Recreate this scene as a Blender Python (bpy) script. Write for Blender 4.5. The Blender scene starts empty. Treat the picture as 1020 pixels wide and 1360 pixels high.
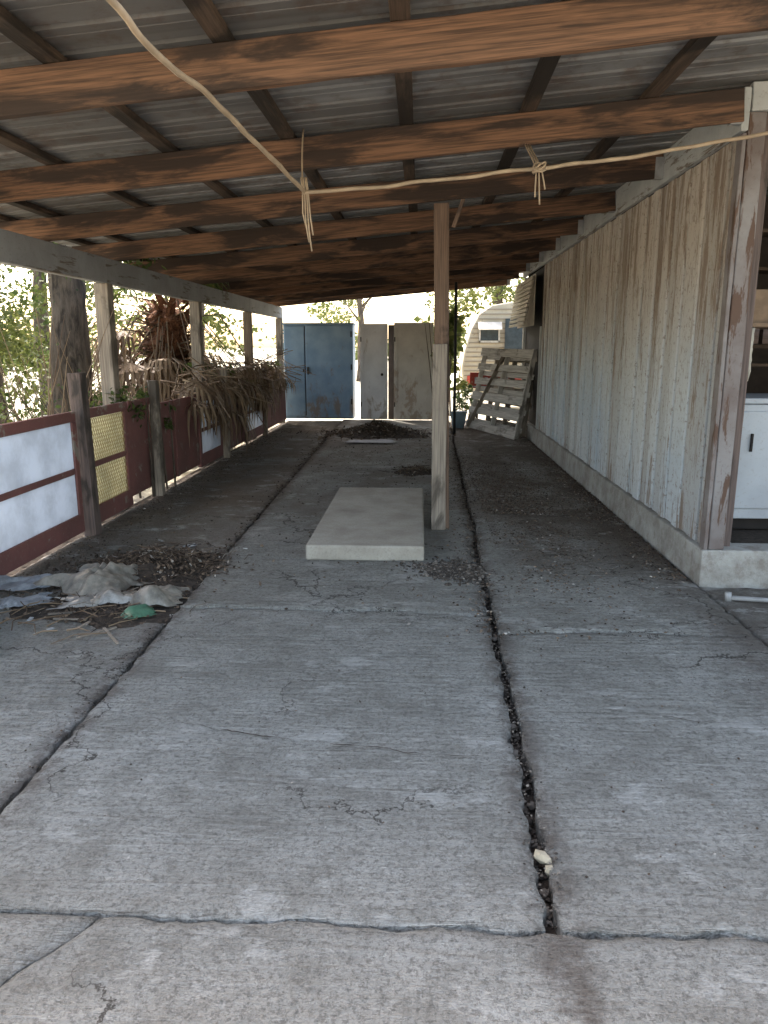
import bpy, math, random
from mathutils import Vector, Matrix, noise as mn
R=random.Random(7)
S=bpy.context.scene
# ------------------------------------------------------------ helpers
def link(o,parent=None):
    S.collection.objects.link(o)
    if parent: o.parent=parent
    return o
def empty(name):
    e=bpy.data.objects.new(name,None); e.empty_display_size=.2; return link(e)
class MB:
    def __init__(s): s.v=[];s.f=[]
    def add(s,vs,fs):
        b=len(s.v); s.v+= [tuple(v) for v in vs]; s.f+=[tuple(i+b for i in f) for f in fs]
    def box(s,lo,hi,M=None):
        vs=[Vector((x,y,z)) for x in(lo[0],hi[0]) for y in(lo[1],hi[1]) for z in(lo[2],hi[2])]
        if M: vs=[M@v for v in vs]
        s.add(vs,[(0,1,3,2),(4,6,7,5),(0,4,5,1),(2,3,7,6),(0,2,6,4),(1,5,7,3)])
    def tube(s,pts,rad,seg=8,jit=0):
        pts=[Vector(p) for p in pts]; n=len(pts); vs=[];fs=[]
        for i,p in enumerate(pts):
            d=(pts[min(i+1,n-1)]-pts[max(i-1,0)]).normalized()
            a=(Vector((0,0,1)).cross(d)).normalized() if abs(d.z)<.9 else Vector((1,0,0)).cross(d).normalized()
            b=d.cross(a); r=rad[i] if isinstance(rad,(list,tuple)) else rad
            for k in range(seg):
                t=2*math.pi*k/seg; rr=r*(1+jit*R.uniform(-1,1))
                vs.append(p+a*math.cos(t)*rr+b*math.sin(t)*rr)
        for i in range(n-1):
            for k in range(seg):
                k2=(k+1)%seg; fs.append((i*seg+k,i*seg+k2,(i+1)*seg+k2,(i+1)*seg+k))
        fs.append(tuple(range(seg))[::-1]); fs.append(tuple((n-1)*seg+k for k in range(seg)))
        s.add(vs,fs)
    def obj(s,name,mat,parent=None,smooth=False):
        me=bpy.data.meshes.new(name); me.from_pydata(s.v,[],s.f); me.update()
        if mat: me.materials.append(mat)
        if smooth:
            for p in me.polygons: p.use_smooth=True
        return link(bpy.data.objects.new(name,me),parent)
def board(name,p0,p1,w,h,mat,parent,bev=.004,up=(0,0,1),warp=.003):
    p0=Vector(p0);p1=Vector(p1); L=(p1-p0).length; x=(p1-p0).normalized(); z=Vector(up)
    y=z.cross(x).normalized(); z=x.cross(y)
    n=max(2,int(L/.25)); vs=[];fs=[]; sd=R.uniform(0,100)
    for i in range(n+1):
        t=i/n*L
        for (a,b) in((-1,-1),(1,-1),(1,1),(-1,1)):
            vs.append((t,a*w/2+mn.noise((t*2+sd,a,b))*warp,b*h/2+mn.noise((t*2+sd,b+5,a))*warp))
    for i in range(n):
        for k in range(4):
            k2=(k+1)%4; fs.append((i*4+k,(i+1)*4+k,(i+1)*4+k2,i*4+k2))
    fs.append((0,1,2,3)); fs.append((n*4+3,n*4+2,n*4+1,n*4))
    me=bpy.data.meshes.new(name); me.from_pydata(vs,[],fs); me.materials.append(mat)
    o=link(bpy.data.objects.new(name,me),parent)
    M=Matrix((x,y,z)).transposed().to_4x4(); M.translation=p0; o.matrix_world=M
    if bev:
        m=o.modifiers.new('b','BEVEL'); m.width=bev; m.segments=1; m.limit_method='ANGLE'
    return o
class NT:
    def __init__(s,name,rough=.8):
        s.m=bpy.data.materials.new(name); s.m.use_nodes=True; s.t=s.m.node_tree
        s.b=s.t.nodes['Principled BSDF']; s.b.inputs['Roughness'].default_value=rough
        s.b.inputs['Specular IOR Level'].default_value=.3
    def n(s,ty): return s.t.nodes.new(ty)
    def l(s,a,b): s.t.links.new(a,b)
    def co(s,kind='Object'): return s.n('ShaderNodeTexCoord').outputs[kind]
    def rnd(s,v):
        o=s.n('ShaderNodeObjectInfo'); m=s.n('ShaderNodeMath'); m.operation='MULTIPLY'; m.inputs[1].default_value=57.3
        s.l(o.outputs['Random'],m.inputs[0]); a=s.n('ShaderNodeVectorMath'); s.l(v,a.inputs[0]); s.l(m.outputs[0],a.inputs[1]); return a.outputs[0]
    def mp(s,v,sc=(1,1,1),loc=(0,0,0)):
        m=s.n('ShaderNodeMapping'); m.inputs['Scale'].default_value=sc; m.inputs['Location'].default_value=loc; s.l(v,m.inputs[0]); return m.outputs[0]
    def ns(s,v,sc=1,det=5,ro=.6,di=0,out='Fac'):
        m=s.n('ShaderNodeTexNoise'); m.inputs['Scale'].default_value=sc; m.inputs['Detail'].default_value=min(det,6)
        m.inputs['Roughness'].default_value=ro; m.inputs['Distortion'].default_value=di; s.l(v,m.inputs['Vector']); return m.outputs[out]
    def vor(s,v,sc,feat='F1'):
        m=s.n('ShaderNodeTexVoronoi'); m.feature=feat; m.inputs['Scale'].default_value=sc; s.l(v,m.inputs['Vector']); return m.outputs['Distance']
    def sep(s,v):
        m=s.n('ShaderNodeSeparateXYZ'); s.l(v,m.inputs[0]); return m.outputs
    def ramp(s,f,st):
        r=s.n('ShaderNodeValToRGB'); e=r.color_ramp.elements
        while len(e)<len(st): e.new(.5)
        for i,(p,c) in enumerate(st):
            e[i].position=p; e[i].color=(c,c,c,1) if isinstance(c,(int,float)) else (*c,1)
        s.l(f,r.inputs[0]); return r.outputs[0]
    def mix(s,f,a,b,mode='MIX'):
        m=s.n('ShaderNodeMix'); m.data_type='RGBA'; m.blend_type=mode
        for i,x in((0,f),(6,a),(7,b)):
            if isinstance(x,(int,float)): m.inputs[i].default_value=x if i==0 else (x,x,x,1)
            elif isinstance(x,tuple): m.inputs[i].default_value=(*x,1)
            else: s.l(x,m.inputs[i])
        return m.outputs[2]
    def ma(s,op,a,b=0,clamp=False):
        m=s.n('ShaderNodeMath'); m.operation=op; m.use_clamp=clamp
        for i,x in((0,a),(1,b)):
            if isinstance(x,(int,float)): m.inputs[i].default_value=x
            else: s.l(x,m.inputs[i])
        return m.outputs[0]
    def mr(s,f,a,b,c=0,d=1):
        m=s.n('ShaderNodeMapRange'); m.interpolation_type='SMOOTHSTEP'
        for i,x in enumerate((a,b,c,d)): m.inputs[i+1].default_value=x
        s.l(f,m.inputs[0]); return m.outputs[0]
    def bump(s,h,st=.5,di=.01,prev=None):
        m=s.n('ShaderNodeBump'); m.inputs['Strength'].default_value=st; m.inputs['Distance'].default_value=di; s.l(h,m.inputs['Height'])
        if prev: s.l(prev,m.inputs['Normal'])
        return m.outputs[0]
    def col(s,c):
        if isinstance(c,tuple): s.b.inputs['Base Color'].default_value=(*c,1)
        else: s.l(c,s.b.inputs['Base Color'])
        return s
    def nor(s,n): s.l(n,s.b.inputs['Normal']); return s
def wood(name,light,mid,dark,stain=.5,grain=1.0,ss=(1.6,4,4)):
    t=NT(name,.8); v=t.rnd(t.co()); g=t.ns(t.mp(v,(1.0,22,22)),1,5,.65,.6); g2=t.ns(t.mp(v,(2.5,90,90)),1,3,.6)
    c=t.ramp(g,[(.3,mid),(.55,light),(.7,mid)])
    c=t.mix(t.mr(g2,.35,.7,.0,.55*grain),c,dark)
    st=t.ns(t.mp(v,ss),1,6,.62,.5); lg=t.ns(v,.9,3,.5)
    c=t.mix(t.mr(t.ma('ADD',st,t.ma('MULTIPLY',t.ma('SUBTRACT',lg,.5),.45)),.62-stain*.25,.74-stain*.2,0,.93),c,dark)
    t.col(c); t.nor(t.bump(t.ma('ADD',g,g2),.6,.004)); return t.m
W_raft=wood('rafter_wood',(.215,.115,.066),(.145,.078,.046),(.032,.022,.017),.76,1.3,(1.3,7,7))
W_purl=wood('purlin_wood',(.105,.07,.048),(.068,.045,.033),(.018,.014,.011),.85)
W_post=wood('post_wood',(.21,.14,.10),(.155,.10,.07),(.05,.036,.03),.38)
W_grey=wood('weathered_wood',(.34,.29,.235),(.25,.205,.165),(.08,.065,.052),.42)
W_lt=wood('bleached_wood',(.60,.56,.51),(.44,.41,.37),(.16,.14,.12),.3)
W_dkp=wood('dark_post_wood',(.17,.125,.11),(.11,.083,.075),(.04,.034,.03),.4)
def paint(name,base,wear,under,amt=.5,stretch=(3,3,3),rough=.7):
    t=NT(name,rough); v=t.rnd(t.co()); a=t.ns(t.mp(v,stretch),1.5,6,.68,.3); b=t.ns(v,2.2,4,.6)
    c=t.mix(t.mr(b,.3,.7),base,wear); c=t.mix(t.mr(a,.66-amt*.2,.72-amt*.2),c,under)
    f=t.ns(v,40,3,.7); c=t.mix(t.mr(f,.55,.75,0,.4),c,under)
    t.col(c); t.nor(t.bump(a,.4,.004)); return t.m
P_white=paint('painted_header',(.44,.45,.44),(.32,.325,.32),(.17,.14,.11),.5,(1,9,9))
P_beam=paint('grey_painted_beam',(.31,.315,.325),(.235,.235,.24),(.13,.105,.085),.45,(1,9,9))
P_maroon=paint('maroon_paint',(.21,.088,.08),(.15,.07,.063),(.24,.2,.17),.4)
P_corner=paint('peeling_corner_paint',(.14,.11,.10),(.24,.225,.22),(.10,.06,.043),.68,(1.5,8,8))
def rusty(name,a,b,rust,z0=.1,z1=1.3,amt=.6):
    t=NT(name,.55); v=t.co(); X,Y,Z=t.sep(v); n=t.ns(t.mp(v,(3,3,1.4)),1.4,6,.7,.4); m=t.ns(v,3,4,.6); f=t.ns(v,30,4,.7)
    c=t.mix(t.mr(m,.3,.7),a,b); k=t.ma('ADD',n,t.mr(Z,z0,z1,.13*amt,-.06)); c=t.mix(t.mr(k,.54,.66,0,.85),c,rust); c=t.mix(t.mr(f,.6,.75,0,.4),c,rust); t.col(c); t.nor(t.bump(m,.3,.01)); return t.m
P_blue=rusty('blue_metal_paint',(.18,.28,.41),(.25,.36,.49),(.22,.18,.15))
P_door=rusty('white_door_paint',(.68,.68,.70),(.58,.58,.60),(.34,.29,.24),.1,.8,.4)
P_beige=rusty('beige_door_paint',(.56,.53,.48),(.47,.44,.40),(.32,.24,.18),.1,1.6,.6)
P_fridge=paint('enamel',(.42,.45,.48),(.35,.37,.40),(.24,.19,.15),.28,(2,2,2),.4)
P_cream=paint('camper_cream',(.48,.42,.31),(.40,.35,.26),(.24,.19,.13),.3,(2,2,2),.45)
P_rib=paint('camper_rib',(.30,.25,.18),(.25,.21,.15),(.2,.15,.1),.3,(2,2,2),.45)
P_red=paint('camper_red',(.40,.06,.04),(.3,.05,.04),(.4,.3,.2),.3)
def flat(name,c,r=.8,sp=None):
    t=NT(name,r); v=t.co(); n=t.ns(v,9,4,.6); t.col(t.mix(t.mr(n,.3,.7),tuple(x*.7 for x in c),c)); return t.m
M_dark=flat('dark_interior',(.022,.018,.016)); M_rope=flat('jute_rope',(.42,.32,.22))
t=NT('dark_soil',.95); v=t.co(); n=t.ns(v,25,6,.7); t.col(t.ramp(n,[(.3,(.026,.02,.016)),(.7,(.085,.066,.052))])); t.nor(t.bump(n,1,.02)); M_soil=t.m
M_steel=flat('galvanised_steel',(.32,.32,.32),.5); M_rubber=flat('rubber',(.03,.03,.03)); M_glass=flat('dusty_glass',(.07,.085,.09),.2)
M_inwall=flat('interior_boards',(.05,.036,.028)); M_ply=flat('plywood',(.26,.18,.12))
def leafmat(name,a,b,tr=.5):
    t=NT(name,.6); g=t.n('ShaderNodeNewGeometry'); c=t.ramp(g.outputs['Random Per Island'],[(0,a),(1,b)]); t.col(c)
    tl=t.n('ShaderNodeBsdfTranslucent'); t.l(c,tl.inputs[0]); mx=t.n('ShaderNodeMixShader'); mx.inputs[0].default_value=tr
    t.l(t.b.outputs[0],mx.inputs[1]); t.l(tl.outputs[0],mx.inputs[2]); t.l(mx.outputs[0],t.t.nodes['Material Output'].inputs[0]); return t.m
L_green=leafmat('leaf_green',(.035,.06,.016),(.10,.135,.035),.4); L_yel=leafmat('leaf_sunny',(.06,.085,.02),(.16,.175,.05),.42)
L_dry=leafmat('leaf_dry',(.10,.06,.038),(.31,.225,.145),.15); L_ivy=leafmat('leaf_ivy',(.03,.05,.018),(.07,.10,.03),.3)
t=NT('bark',.9); v=t.co(); a=t.ns(t.mp(v,(7,7,1.6)),2,6,.7,.5); t.col(t.ramp(a,[(.35,(.03,.024,.019)),(.6,(.14,.11,.085))])); t.nor(t.bump(a,1,.05)); M_bark=t.m
t=NT('palm_fibre',.9); v=t.co(); a=t.ns(t.mp(v,(9,9,3)),3,6,.7,1); t.col(t.ramp(a,[(.35,(.07,.03,.018)),(.62,(.28,.13,.07))])); t.nor(t.bump(a,1,.04)); M_palm=t.m
# concrete floor
t=NT('concrete_paving',.85); v=t.co(); X,Y,Z=t.sep(v)
n1=t.ns(v,.9,6,.66); n2=t.ns(v,5,6,.74); n3=t.ns(v,42,6,.88); br=t.ns(t.mp(v,(1.5,24,1)),1.2,5,.65,.6); pit=t.vor(v,60)
c=t.ramp(n1,[(.3,(.325,.31,.275)),(.5,(.465,.45,.41)),(.68,(.57,.555,.515))])
c=t.mix(t.mr(n2,.42,.66,0,.6),c,(.265,.25,.215)); c=t.mix(t.mr(n3,.47,.60,0,.75),c,(.18,.17,.148))
c=t.mix(t.mr(br,.55,.7,0,.3),c,(.61,.60,.565))
nd=t.ns(t.mp(v,(1,.7,1)),1.1,6,.74,.4); fy=t.mr(Y,4.6,8.0,0,.25)
dm=t.mr(t.ma('ADD',nd,fy),.60,.90,0,.62)
c=t.mix(dm,c,(.225,.18,.138))
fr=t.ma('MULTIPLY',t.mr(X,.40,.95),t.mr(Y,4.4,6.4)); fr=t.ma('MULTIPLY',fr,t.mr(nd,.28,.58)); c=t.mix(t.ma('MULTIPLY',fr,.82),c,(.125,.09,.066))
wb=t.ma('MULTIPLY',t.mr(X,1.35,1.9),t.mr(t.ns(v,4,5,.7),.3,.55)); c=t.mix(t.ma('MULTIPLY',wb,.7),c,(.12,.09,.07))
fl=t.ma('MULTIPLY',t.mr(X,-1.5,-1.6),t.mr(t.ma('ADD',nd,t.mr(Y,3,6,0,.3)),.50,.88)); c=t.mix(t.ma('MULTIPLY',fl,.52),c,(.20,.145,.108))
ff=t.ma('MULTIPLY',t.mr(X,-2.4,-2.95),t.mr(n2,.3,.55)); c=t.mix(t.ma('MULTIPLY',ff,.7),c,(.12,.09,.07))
st=t.ns(v,.7,3,.5); c=t.mix(t.mr(st,.56,.70,0,.45),c,(.22,.20,.17))
wh=t.ns(t.mp(v,(1,1.6,1),(7,3,0)),2.2,6,.76); c=t.mix(t.mr(wh,.56,.64,0,.5),c,(.70,.685,.645))
# dirt collecting along the long joints
jr=t.ma('ABSOLUTE',t.ma('SUBTRACT',X,t.ma('ADD',t.ma('MULTIPLY',Y,.016),.371))); jl=t.ma('ABSOLUTE',t.ma('SUBTRACT',X,t.ma('ADD',t.ma('MULTIPLY',Y,-.019),-1.432)))
jm=t.ma('MULTIPLY',t.mr(t.ma('MINIMUM',jr,jl),.13,.02),t.mr(n2,.38,.58)); c=t.mix(t.ma('MULTIPLY',jm,.65),c,(.13,.10,.08))
dv=t.n('ShaderNodeVectorMath'); dv.operation='MULTIPLY_ADD'; t.l(t.ns(v,2.5,6,.65,0,'Color'),dv.inputs[0]); dv.inputs[1].default_value=(.9,.9,0); t.l(v,dv.inputs[2])
ck=t.vor(dv.outputs[0],.6,'DISTANCE_TO_EDGE'); ckm=t.ma('MULTIPLY',t.mr(ck,.006,.0015),t.mr(t.ns(v,.8,2,.5),.44,.54)); c=t.mix(t.ma('MULTIPLY',ckm,.85),c,(.07,.06,.05))
t.col(c)
h=t.ma('ADD',t.ma('MULTIPLY',n3,1.6),t.ma('MULTIPLY',t.mr(pit,0,.45),.4)); b1=t.bump(h,1,.02); b2=t.bump(t.ma('ADD',n2,br),1,.045,b1); t.nor(b2); M_conc=t.m
t=NT('smooth_concrete',.85); v=t.co(); a=t.ns(v,3,6,.65); b=t.ns(v,60,4,.7); c=t.ramp(a,[(.3,(.31,.275,.225)),(.6,(.44,.405,.345))]); c=t.mix(t.mr(b,.48,.68,0,.4),c,(.22,.2,.17)); w_=t.ns(v,1.6,6,.7); c=t.mix(t.mr(w_,.5,.7,0,.5),c,(.26,.22,.18)); t.col(c); t.nor(t.bump(b,.6,.006)); M_pad=t.m
t=NT('curb_concrete',.85); v=t.co(); a=t.ns(v,3,6,.72); b=t.ns(v,50,4,.7); c=t.ramp(a,[(.3,(.19,.17,.145)),(.52,(.36,.345,.315)),(.7,(.47,.46,.435))]); d_=t.ns(v,9,6,.75); c=t.mix(t.mr(d_,.48,.62,0,.5),c,(.2,.16,.13)); t.col(c); t.nor(t.bump(t.ma('ADD',a,b),.8,.012)); M_curb=t.m
t=NT('dry_ground',.95); v=t.co(); a=t.ns(v,.15,6,.65); b=t.ns(v,4,6,.7); c=t.ramp(a,[(.35,(.38,.35,.25)),(.55,(.50,.46,.37)),(.7,(.28,.30,.16))]); c=t.mix(t.mr(b,.4,.7,0,.4),c,(.25,.22,.16)); t.col(c); t.nor(t.bump(b,.6,.05)); M_ground=t.m
t=NT('corrugated_metal',.6); v=t.co(); a=t.ns(t.mp(v,(.7,3,1)),1.3,6,.65); b=t.ns(v,6,5,.7); l=t.ns(t.mp(v,(.25,9,1)),1,3,.5); sh_=t.ns(t.mp(v,(.3,.9,1)),1,1,.5)
c=t.ramp(a,[(.32,(.11,.107,.104)),(.5,(.175,.174,.175)),(.68,(.24,.242,.245))]); c=t.mix(t.mr(l,.48,.62,0,.6),c,(.30,.30,.30)); c=t.mix(t.mr(sh_,.5,.65,0,.6),c,(.085,.078,.072)); c=t.mix(t.mr(b,.48,.66,0,.6),c,(.09,.06,.045)); t.col(c); t.b.inputs['Metallic'].default_value=.15; t.nor(t.bump(b,.2,.004)); M_metal=t.m
# siding
t=NT('peeling_siding_paint',.75); v=t.co(); X,Y,Z=t.sep(v); g=t.n('ShaderNodeNewGeometry').outputs['Random Per Island']
of=t.n('ShaderNodeVectorMath'); t.l(v,of.inputs[0]); cx=t.n('ShaderNodeCombineXYZ'); t.l(t.ma('MULTIPLY',g,40),cx.inputs[2]); t.l(cx.outputs[0],of.inputs[1]); vv=of.outputs[0]
s1=t.ns(t.mp(vv,(8,8,1.0)),1.3,6,.74,.3); s2=t.ns(t.mp(vv,(34,34,3.5)),1,5,.72); s3=t.ns(v,.8,4,.55); f2=t.ns(v,22,6,.78)
c=t.mix(t.mr(s3,.35,.65),(.56,.585,.59),(.46,.52,.57))
c=t.mix(t.mr(Z,1.1,2.5,0,.85),c,(.51,.435,.345))
c=t.mix(t.ma('MULTIPLY',t.mr(g,.45,.9),.5),c,(.31,.285,.255))
th=t.ma('ADD',t.ma('ADD',s1,t.mr(Z,.5,2.9,-.05,.07)),t.ma('MULTIPLY',t.ma('SUBTRACT',g,.5),.11)); th=t.ma('ADD',th,t.mr(Z,.75,.25,0,.08))
c=t.mix(t.mr(th,.55,.63,0,.8),c,(.21,.145,.098))
c=t.mix(t.mr(s2,.57,.67,0,.6),c,(.19,.125,.085))
c=t.mix(t.mr(f2,.54,.63,0,.7),c,(.19,.135,.10))
t.col(c); t.nor(t.bump(t.ma('ADD',s1,f2),.6,.008)); M_side=t.m
def trans(name,c,tr=.55,r=.5,dk=.72,sp=.3,ns_=3):
    t=NT(name,r); t.b.inputs['Specular IOR Level'].default_value=sp; v=t.co(); n=t.ns(v,ns_,6,.7); cc=t.mix(t.mr(n,.38,.66),c,tuple(x*dk for x in c)); t.col(cc)
    tl=t.n('ShaderNodeBsdfTranslucent'); t.l(cc,tl.inputs[0]); mx=t.n('ShaderNodeMixShader'); mx.inputs[0].default_value=tr
    t.l(t.b.outputs[0],mx.inputs[1]); t.l(tl.outputs[0],mx.inputs[2]); t.l(mx.outputs[0],t.t.nodes['Material Output'].inputs[0]); return t.m
T_white=trans('fibreglass_sheet',(.66,.72,.81),.55,.5,.82); T_yel=trans('yellowed_sheet',(.88,.84,.66),.65); T_plas=trans('plastic_film',(.30,.275,.235),.12,.35,.45,.45,9); T_green=trans('green_film',(.12,.26,.17),.3,.35,.5,.5,12)
M_meshy=flat('yellow_mesh_wire',(.46,.38,.19))
# ------------------------------------------------------------ ground & floor
mb=MB(); mb.add([(-400,-200,-.1),(400,-200,-.1),(400,700,-.1),(-400,700,-.1)],[(0,1,2,3)]); mb.obj('ground',M_ground)
floor=empty('concrete_floor')
mb=MB(); mb.add([(-3.1,-3,-.07),(5,-3,-.07),(5,17,-.07),(-3.1,17,-.07)],[(0,1,2,3)]); mb.obj('soil_bed',M_soil,floor)
def nz(a,b,c=0): return mn.noise((a,b,c))
def VL(y): return -1.47-.019*(y-2)+.02*nz(y*.7,1)+.010*nz(y*5,3)
def VR(y): return .40+.016*(y-1.8)+.03*nz(y*.8,4)+.016*nz(y*4,9)
def cst(k): return lambda y:k
def cross(y0,amp,seed,sl=0): return lambda x:y0+sl*x+amp*nz(x*1.3,seed)+amp*.5*nz(x*5,seed+3)+.010*nz(x*25,seed)
def slab(name,xl,xr,yb,yt,gl,gr,gb,gt,z0,seed,step=.035):
    xc=(xl(5)+xr(5))/2; y0=yb(xc);y1=yt(xc); nx=max(4,int((xr(y0)-xl(y0))/step)); ny=max(4,int((y1-y0)/step))
    vs=[];fs=[]
    tl=R.uniform(-.003,.003)
    for j in range(ny+1):
        t=j/ny
        for i in range(nx+1):
            s=i/nx; ye=y0+(y1-y0)*t
            a=xl(ye)+gl*(1+1.0*nz(ye*9,seed))+.008*nz(ye*28,seed+1)*(gl>.004); b=xr(ye)-gr*(1+1.3*nz(ye*8,seed+2))-.016*nz(ye*22,seed+3)*(gr>.004)
            x=a+(b-a)*s; yb_=yb(x)+gb*max(.25,1+1.6*nz(x*9,seed+5)); yt_=yt(x)-gt*max(.25,1+1.6*nz(x*9,seed+6)); y=yb_+(yt_-yb_)*t
            z=z0+.005*nz(x*1.5,y*1.5,seed)+.003*nz(x*9,y*9)+tl*(s-.5)*2
            e=min(i,j,nx-i,ny-j)
            if e==0: z-=.007+.008*nz(x*15,y*15)
            vs.append((x,y,z))
    W=nx+1
    for j in range(ny):
        for i in range(nx): fs.append((j*W+i,j*W+i+1,(j+1)*W+i+1,(j+1)*W+i))
    ring=[(0,i) for i in range(nx+1)]+[(j,nx) for j in range(1,ny+1)]+[(ny,i) for i in range(nx-1,-1,-1)]+[(j,0) for j in range(ny-1,0,-1)]
    base=len(vs)
    for(j,i) in ring:
        x,y,z=vs[j*W+i]; vs.append((x,y,-.09))
    n=len(ring)
    for k in range(n):
        a=ring[k][0]*W+ring[k][1]; k2=(k+1)%n; b=ring[k2][0]*W+ring[k2][1]; fs.append((b,a,base+k,base+k2))
    m=MB(); m.v=vs;m.f=fs; return m.obj(name,M_conc,floor,True)
Wl=cst(-2.98); Wr=cst(1.905)
c18=cross(1.83,.03,2)
dg=lambda y:-.90-.65*(1.83-max(y,-2.5))+.03*nz(y*5,77)
slab('slab',cst(-4.6),dg,cst(-2.5),c18,.003,.0015,0,.006,-.002,1)
slab('slab',dg,cst(3.0),cst(-2.5),c18,.0015,.003,0,.008,0,2)
def lane(xl,xr,gl,gr,ys,seed,z0,gaps):
    cs=[]
    for i,y in enumerate(ys): cs.append(c18 if i==0 else cross(y,.09,seed+i))
    for i in range(len(ys)-1):
        slab('slab',xl,xr,cs[i],cs[i+1],gl,gr,gaps[i],gaps[i+1],z0+(i%2)*.004,seed*3+i,.03 if ys[i]<5 else .06)
lane(Wl,VL,.0,.022,[1.83,6.6,8.25,11.2,14,16.9],20,-.028,[.008,.012,.010,.008,.008,.008])
lane(VL,VR,.018,.024,[1.83,4.42,5.55,8.6,11.5,14.2,16.9],40,0,[.006,.006,.010,.010,.008,.008,.008])
lane(VR,Wr,.022,.006,[1.83,4.1,7.2,10.5,13.6,16.9],60,.004,[.010,.006,.008,.008,.008,.008])
slab('slab',Wr,cst(3.2),c18,cst(5.03),.012,0,.008,.005,-.004,90)
cr=MB()
def crack(pts,w=.004,z=.0045):
    P=[]
    for i in range(len(pts)-1):
        a=Vector(pts[i]);b=Vector(pts[i+1]); n=max(2,int((b-a).length/.02))
        for k in range(n): P.append(a.lerp(b,k/n))
    P=[p+Vector((.03*nz(p.x*6,p.y*6,3)+.012*nz(p.x*30,p.y*30,3),.03*nz(p.x*6,p.y*6,8)+.012*nz(p.x*30,p.y*30,8))) for p in P]
    vs=[];fs=[]
    for i,p in enumerate(P):
        d=(P[min(i+1,len(P)-1)]-P[max(i-1,0)]).normalized(); q=Vector((-d.y,d.x))*w*max(.08,.5+nz(i*.25,w*99)*1.6)*math.sin(math.pi*(i+.5)/len(P))**.5
        vs+=[(p.x+q.x,p.y+q.y,z),(p.x-q.x,p.y-q.y,z)]
    for i in range(len(P)-1): fs.append((2*i,2*i+1,2*i+3,2*i+2))
    cr.add(vs,fs)
crack([(-1.2,2.98),(-.62,2.85),(-.2,2.78),(.1,2.75),(.38,2.7)],.003,.0085); crack([(-1.4,4.3),(-1.8,4.5),(-2.4,4.4)],.003,-.018)
crack([(-1.2,5.0),(-.9,4.85),(-.5,4.9)],.0025,.009); crack([(.6,5.6),(1.1,5.75),(1.8,5.7)],.004,.010); crack([(.7,3.2),(1.2,3.05),(1.85,3.1)],.002,.011)
cr.obj('crack_dirt',M_soil,floor)
# ------------------------------------------------------------ debris
def rock(mb,c,s):
    t=(1+5**.5)/2; V=[(-1,t,0),(1,t,0),(-1,-t,0),(1,-t,0),(0,-1,t),(0,1,t),(0,-1,-t),(0,1,-t),(t,0,-1),(t,0,1),(-t,0,-1),(-t,0,1)]
    F=[(0,11,5),(0,5,1),(0,1,7),(0,7,10),(0,10,11),(1,5,9),(5,11,4),(11,10,2),(10,7,6),(7,1,8),(3,9,4),(3,4,2),(3,2,6),(3,6,8),(3,8,9),(4,9,5),(2,4,11),(6,2,10),(8,6,7),(9,8,1)]
    sx,sy,sz=s*R.uniform(.6,1.2),s*R.uniform(.6,1.2),s*R.uniform(.35,.8); M=Matrix.Rotation(R.uniform(0,6),3,'Z')
    mb.add([Vector(c)+M@Vector((v[0]*sx*R.uniform(.7,1.2)*.5,v[1]*sy*R.uniform(.7,1.2)*.5,v[2]*sz*R.uniform(.7,1.2)*.5)) for v in V],F)
def isl(name,stops):
    t=NT(name,.9); g=t.n('ShaderNodeNewGeometry').outputs['Random Per Island']; t.col(t.ramp(g,stops)); return t.m
M_grav=isl('gravel',[(0,(.035,.028,.023)),(.7,(.085,.07,.057)),(1,(.22,.19,.16))])
M_litter=isl('litter',[(0,(.03,.022,.017)),(.6,(.10,.07,.05)),(.93,(.22,.16,.11)),(1,(.46,.43,.39))])
g=MB()
for i in range(1500):
    y=1.85+abs(R.gauss(0,1))*5 if R.random()<.7 else R.uniform(1.9,12)
    if y>16: continue
    rock(g,(VR(y)+R.gauss(0,.016),y,-.066+R.uniform(0,.022)),R.uniform(.004,.013))
for i in range(50):
    y=R.uniform(1.9,6); rock(g,(VR(y)+R.gauss(0,.014),y,-.045),R.uniform(.015,.028))
for i in range(600):
    y=R.uniform(2,15); rock(g,(VL(y)+R.gauss(0,.01),y,-.06+R.uniform(0,.01)),R.uniform(.004,.010))
for i in range(1300):
    a=R.gauss(0,.15); rock(g,(.25+a,5.28+R.gauss(0,.12)-.3*a,.004),R.uniform(.004,.020))
for i in range(900):
    y=R.uniform(1.9,9); rock(g,(VR(y)+(.03+.02*max(0,y-4))*R.gauss(0,1),y,.005),R.uniform(.002,.007))
g.obj('gravel',M_grav)
g=MB(); rock(g,(VR(2.15)+.005,2.15,-.005),.035); rock(g,(VR(2.15)+.02,2.10,-.015),.03); g.obj('broken_stone',flat('pale_stone',(.42,.36,.26)))
def chip(mb,x,y,z,s,flatz=.4):
    a=R.uniform(0,6.28); d=Vector((math.cos(a),math.sin(a),R.uniform(-flatz,flatz)))*s; e=Vector((-math.sin(a),math.cos(a),R.uniform(-flatz,flatz)))*s*R.uniform(.15,.6)
    c=Vector((x,y,z+s*.2)); mb.add([c-d,c-e,c+d,c+e*.8],[(0,1,2,3)])
def stick(mb,c,l,r,tilt=.3):
    a=R.uniform(0,6.28); d=Vector((math.cos(a),math.sin(a),R.uniform(-tilt,tilt))).normalized()*l/2; c=Vector(c)
    k=Vector((R.uniform(-1,1),R.uniform(-1,1),R.uniform(-.3,1)))*l*.12; mb.tube([c-d,c+k,c+d],[r,r*.9,r*.5],4)
g=MB()
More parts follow.
